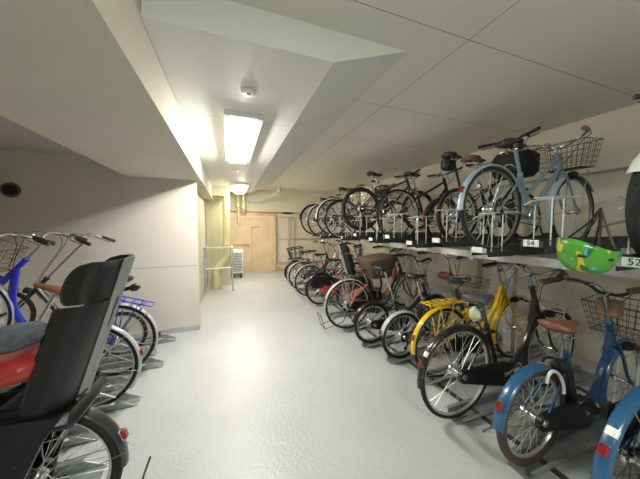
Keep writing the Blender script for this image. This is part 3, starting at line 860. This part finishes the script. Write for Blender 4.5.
r, d = bike('farthest lower bicycle with ribbed black child carrier basket on its rear rack', (1.55, 5.98, TB), frame=BLACKM, fender=BLACKM, R=.29, tw=.02, style='u', saddle=BLKV, saddle_h=.8, bar_h=1.0, group=GL, rack=DKPLAS, basket=None)
bo = basket_mb(.34, .34, .27, r=.006, nx=3, ny=4, nz=2, taper=.7); bo.mats.append(DKPLAS)
part('rear_basket', bo, r, loc=(.0, 0, .63), rot=(0,-.15,0))

# ---- upper deck, near to far
def zt(i): return slots[i][2]-.022
r, d = bike('dark fat-tired bicycle with white rear fender cut off by right edge, upper deck', (2.00, .60, zt(0)), frame=DKSTEEL, fender=WHITEP, R=.28, tw=.024, style='diamond', saddle=BLKV, saddle_h=.9, bar_h=1.0,
     group=GU, fa=150, refl_a=110, cable=BROWN, chaincase='chain', barmat=BLACKM)
b = MB(); b.tube(smooth_path([(-.20,-.06,.62), (-.38,-.08,.60), (-.44,-.08,.52), (-.36,-.07,.42), (-.2,-.07,.38), (.1,-.06,.42)], 5), .007, 6)
part('cable_lock', b, r, mat('tan_cable', (.38,.17,.07), .5), label='tan cable lock looped behind the wheel')
bike('grey-blue city bicycle with front wire basket and pale blue rear fender', (1.93, 1.39, zt(2)), frame=GREYB, fender=LTBLUE, R=.33, tw=.016, wb=1.045, style='mixte', ha=65, saddle=BLKV, saddle_h=.86, bar_h=.91,
     bar='city', grip=BROWN, basket=DKSTEEL, group=GU, fa=182, refl_a=157, barw=.255, chaincase='chain', fr=.018, crank_a=-1.2, post=GREYB, rim=mat('dull_rim', (.22,.22,.22), .4, .7), bkz=.05, bkx=-.10, stand='side')
r, d = bike('black bicycle with riser handlebar and black front bag behind the grey-blue one', (2.04, 1.80, zt(3)), frame=BLACKM, fender=None, R=.255, tw=.02, wb=.95, style='diamond', saddle=DBROWN, saddle_h=.80, bar_h=1.0,
     bar='riser', barmat=BLACKM, group=GU, chaincase='chain', headlen=.2, seatlug=.5)
b = MB(); b.rbox((0,0,0), (.30,.34,.26), .05); b.tube([(-.12,-.1,.13),(-.16,-.1,-.2)], .008, 4); part('front_bag', b, r, mat('black_bag', (.013,.013,.014), .8, bump=.3), loc=d['hc']+Vector((.10,0,-.20)), label='black fabric front bag')
r, d = bike('small-wheeled dark bicycle with saddle on a tall post, upper deck', (2.27, 2.2, zt(4)), frame=BLACKM, fender=BLACKM, R=.255, tw=.02, wb=.95, style='fold', saddle=BLKV, saddle_h=1.0, bar_h=.98, bar='flat', barw=.24,
     group=GU, chaincase='chain', seatlug=.46, rim=BRNRUB, fa=160, post=BLACKM)
b = MB(); b.rbox((0,0,0), (.16,.12,.13), .03); part('saddle_bag', b, r, BLKV, loc=d['sp']+Vector((-.08,0,-.05)))
bike('black bicycle with large thin wheel and low handlebar, upper deck', (2.13, 2.80, zt(6)), frame=BLACKM, fender=None, R=.345, tw=.016, wb=1.02, style='diamond', saddle=BLKV, saddle_h=.90, bar_h=.96, bar='flat', group=GU,
     chaincase='chain', barmat=BLACKM, stand=None, tire=RUBBER)
bike('mountain bicycle with knobbly black tires and high black saddle, upper deck', (1.86, 3.33, zt(7)+.08), frame=DKSTEEL, fender=None, R=.325, tw=.027, wb=1.06, style='diamond', saddle=BLKV, saddle_h=.86, bar_h=.9, bar='flat', group=GU,
     chaincase='chain', barmat=BLACKM, rim=BLACKM, nsp=28, stand=None)
bike('dark thin-tired bicycle just beyond the mountain bicycle, upper deck', (1.78, 3.82, zt(8)), frame=DKSTEEL, fender=BLACKM, R=.32, tw=.016, style='step', saddle=BLKV, saddle_h=.82, bar_h=.9, bar='flat', group=GU, basket=DKSTEEL)
bike('bicycle with cream fenders on the upper deck', (1.80, 4.25, zt(9)), frame=CREAM, fender=CREAM, R=.33, tw=.017, style='step', saddle=BLKV, saddle_h=.86, bar_h=.95, group=GU, basket=DKSTEEL, bagmat=wood_sheet, fa=185)
bike('silver bicycle second from the far end of the upper deck', (1.78, 4.75, zt(10)), frame=SILVERP, fender=SILVERP, R=.33, tw=.017, style='step', saddle=DBROWN, saddle_h=.8, bar_h=.9, group=GU, fa=180)
bike('dark bicycle at the far end of the upper deck', (1.78, 5.25, zt(11)), frame=DGREEN, fender=BLACKM, R=.33, tw=.017, style='step', saddle=BLKV, saddle_h=.8, bar_h=.9, group=GU, fa=180)

# ---- left bay
TL = math.radians(19)
def lz(R): return .012+R*(1-cos(TL))
# foreground bicycle with child seat
r, d = bike('large black bicycle with rear child seat in the left foreground', (-.82, 1.40, .012), PI, 0, frame=BLACKM, fender=mat('charcoal_fender', (.035,.037,.04), .3, coat=.5), R=.325, tw=.024, wb=1.1, style='u', saddle=BLKV,
     saddle_h=.84, bar_h=1.05, rack=DKPLAS, battery=True, group=GW, fa=184, refl_a=160, stand='centre', crank_a=.5, name='bicycle')
s = child_seat(r, -.19, .665, 1.0)
b = MB(); b.rbox((0,0,0), (.36,.27,.09), .035, Matrix.Rotation(.28, 3, 'Y')); b.rbox((.17,0,-.05), (.06,.2,.12), .025)
part('seat_cushion', b, s, mat('red_cushion', (.42,.03,.03), .35, bump=.1, coat=.2), loc=(.24,.06,.20), label='red seat cushion')
b = MB(); b.tube(smooth_path([(.10,.135,.26), (.20,.14,.21), (.32,.137,.19), (.46,.13,.13)], 4), .012, 6); part('cushion_piping', b, s, WHITE, label='white cushion trim')
b = MB(); vs = []; n, k = 14, 12
for i in range(n+1):
    t = i/n; x = .06+.52*t; rr = .05*math.sqrt(max(.06, 1-(2*t-1)**4))
    for j in range(k):
        a = 2*PI*j/k; w = 1+.12*sin(7*t*3+2*a)+.08*sin(13*t+3*a)
        vs.append((x, .03+rr*1.6*w*cos(a), .27-.06*t+rr*w*sin(a)))
fs = [(i*k+j, i*k+(j+1) % k, (i+1)*k+(j+1) % k, (i+1)*k+j) for i in range(n) for j in range(k)]+[tuple(range(k-1,-1,-1)), tuple(range(n*k,(n+1)*k))]
b.add(vs, fs); single('folded_jacket', b, mat('grey_denim', (.10,.105,.125), .85, bump=.6, scale=120, vary=.25), 'grey folded jacket lying in the child seat of the left foreground bicycle', 'jacket', loc=(-.82+.20+.02, 1.31, .765), rot=(0,0,PI))
# tilted bicycles behind
bike('bicycle with silver fenders and brown saddle between child seat bicycle and bright blue one', (-1.16, 2.38, lz(.34)), PI, TL, frame=BLACKM, fender=SILVERP, R=.34, tw=.016, wb=1.1, style='step', saddle=BROWN, saddle_h=.90, seatangle=82,
     bar_h=1.12, basket=mat('bronze_wire', (.16,.13,.09), .5, .6), group=GW, fa=178, refl_a=150, bar='city', sad=(.28,.19))
bike('bright blue bicycle with blue rear rack in the left bay', (-1.16, 2.88, lz(.34)), PI, TL, frame=BLUE, fender=SILVERP, R=.345, tw=.017, wb=1.1, style='u', fr=.0155, saddle=DBROWN, saddle_h=.90, bar_h=1.12, headlen=.2, rack=BLUE,
     basket=mat('bronze_wire', (.16,.13,.09), .5, .6), group=GW, fa=186, refl_a=160, bar='city')
bike('black small-wheeled bicycle nearest the bay wall', (-1.22, 3.3, lz(.24)), PI, TL, frame=BLACKM, fender=None, R=.25, tw=.02, wb=1.0, style='fold', saddle=BLKV, saddle_h=.86, bar_h=1.14, group=GW, chaincase='chain', bar='city', seatlug=.48)

# ---- helmet hanging from the upper deck
hm = mat('green_helmet', (.075, .32, .03), .35, coat=.4, vary=.05)
nt = hm.node_tree; pb = nt.nodes['Principled BSDF']; src = pb.inputs['Base Color'].links[0].from_socket
tc = nt.nodes.new('ShaderNodeTexCoord')
for sc_, thr, col, off in ((14, .58, (.10,.38,.62,1), 0), (12, .63, (.62,.50,.03,1), 5), (16, .62, (.02,.14,.03,1), 9)):
    mp = nt.nodes.new('ShaderNodeMapping'); mp.inputs['Location'].default_value = (off, off, 0); mp.inputs['Scale'].default_value = (1, 1, .55)
    n_ = nt.nodes.new('ShaderNodeTexNoise'); n_.inputs['Scale'].default_value = sc_; n_.inputs['Detail'].default_value = 1
    g_ = nt.nodes.new('ShaderNodeMath'); g_.operation = 'GREATER_THAN'; g_.inputs[1].default_value = thr-.03
    mx = nt.nodes.new('ShaderNodeMix'); mx.data_type = 'RGBA'; mx.inputs[7].default_value = col
    nt.links.new(tc.outputs['Object'], mp.inputs[0]); nt.links.new(mp.outputs[0], n_.inputs['Vector']); nt.links.new(n_.outputs['Fac'], g_.inputs[0])
    nt.links.new(g_.outputs[0], mx.inputs[0]); nt.links.new(src, mx.inputs[6]); src = mx.outputs[2]
nt.links.new(src, pb.inputs['Base Color'])
t = thing('bicycle_helmet', 'green helmet with blue and yellow splashes hanging upside down from the upper deck', 'helmet', (1.57, .67, 1.365), (0, math.radians(7), math.radians(-42)))
t.scale = (.80, .9, 1.0)
def helmet(s, rim):
    b = MB(); n, k = 10, 36; vs = []
    for i in range(n+1):
        ph = PI/2*i/n
        for j in range(k):
            a = 2*PI*j/k; lx, ly = .138*s, .105*s
            r_ = cos(ph)**.62 if i < n else 0.001
            z = -.135*s*sin(ph)
            if i == 0: z += rim*(.008*cos(2*a)-.016*cos(a)+.006*cos(3*a))
            else: z += rim*(.008*cos(2*a)-.010*cos(a))*(1-i/n)
            vs.append((lx*r_*cos(a), ly*r_*sin(a), z))
    for i in range(n):
        for j in range(k): b.f.append((i*k+j, i*k+(j+1) % k, (i+1)*k+(j+1) % k, (i+1)*k+j)); b.mi.append(0)
    b.v = vs; return b
me = helmet(1, 1); me.mats.append(hm); o = part('shell', me, t)
sm_ = o.modifiers.new('s', 'SOLIDIFY'); sm_.thickness = .008; sm_.offset = -1
me = helmet(.92, 1); me.mats.append(BLKV); o = part('lining', me, t); sm_ = o.modifiers.new('s', 'SOLIDIFY'); sm_.thickness = .012; sm_.offset = -1
for yy in (-.03, .03):
    for xx in (-.06, .05):
        b = MB(); b.mats.append(BLKV); b.rbox((xx, yy*2.95, -.055), (.042, .012, .014), .004); part('vent', b, t)
b = MB(); b.mats.append(BLKV)
for x, y in ((-.09,-.07), (.07,-.08), (-.09,.07), (.07,.08), (0,-.09)): b.tube([(x, y, -.01), (x*.3+.02, y*.3, .10), (.02, 0, .17)], .0055, 5)
part('strap', b, t)

# =================================================================== LIGHT, WORLD, CAMERA
w = bpy.data.worlds.new('World'); bpy.context.scene.world = w; w.use_nodes = True
w.node_tree.nodes['Background'].inputs[0].default_value = (.9, .95, 1, 1); w.node_tree.nodes['Background'].inputs[1].default_value = .3
sc = bpy.context.scene
cam = bpy.data.cameras.new('Camera'); co = bpy.data.objects.new('Camera', cam); C.objects.link(co)
f = 251.; cam.sensor_fit = 'HORIZONTAL'; cam.sensor_width = 36; cam.lens = f/640*36; cam.clip_start = .02
yaw = math.atan(91/f); pitch = -math.atan(13.5/f)
co.location = (0, 0, 1.45); co.rotation_euler = (PI/2+pitch, 0, -yaw)
sc.camera = co
sc.view_settings.view_transform = 'Standard'; sc.view_settings.look = 'None'; sc.view_settings.gamma = 1; sc.view_settings.use_curve_mapping = False
sc.view_settings.exposure = 0.28
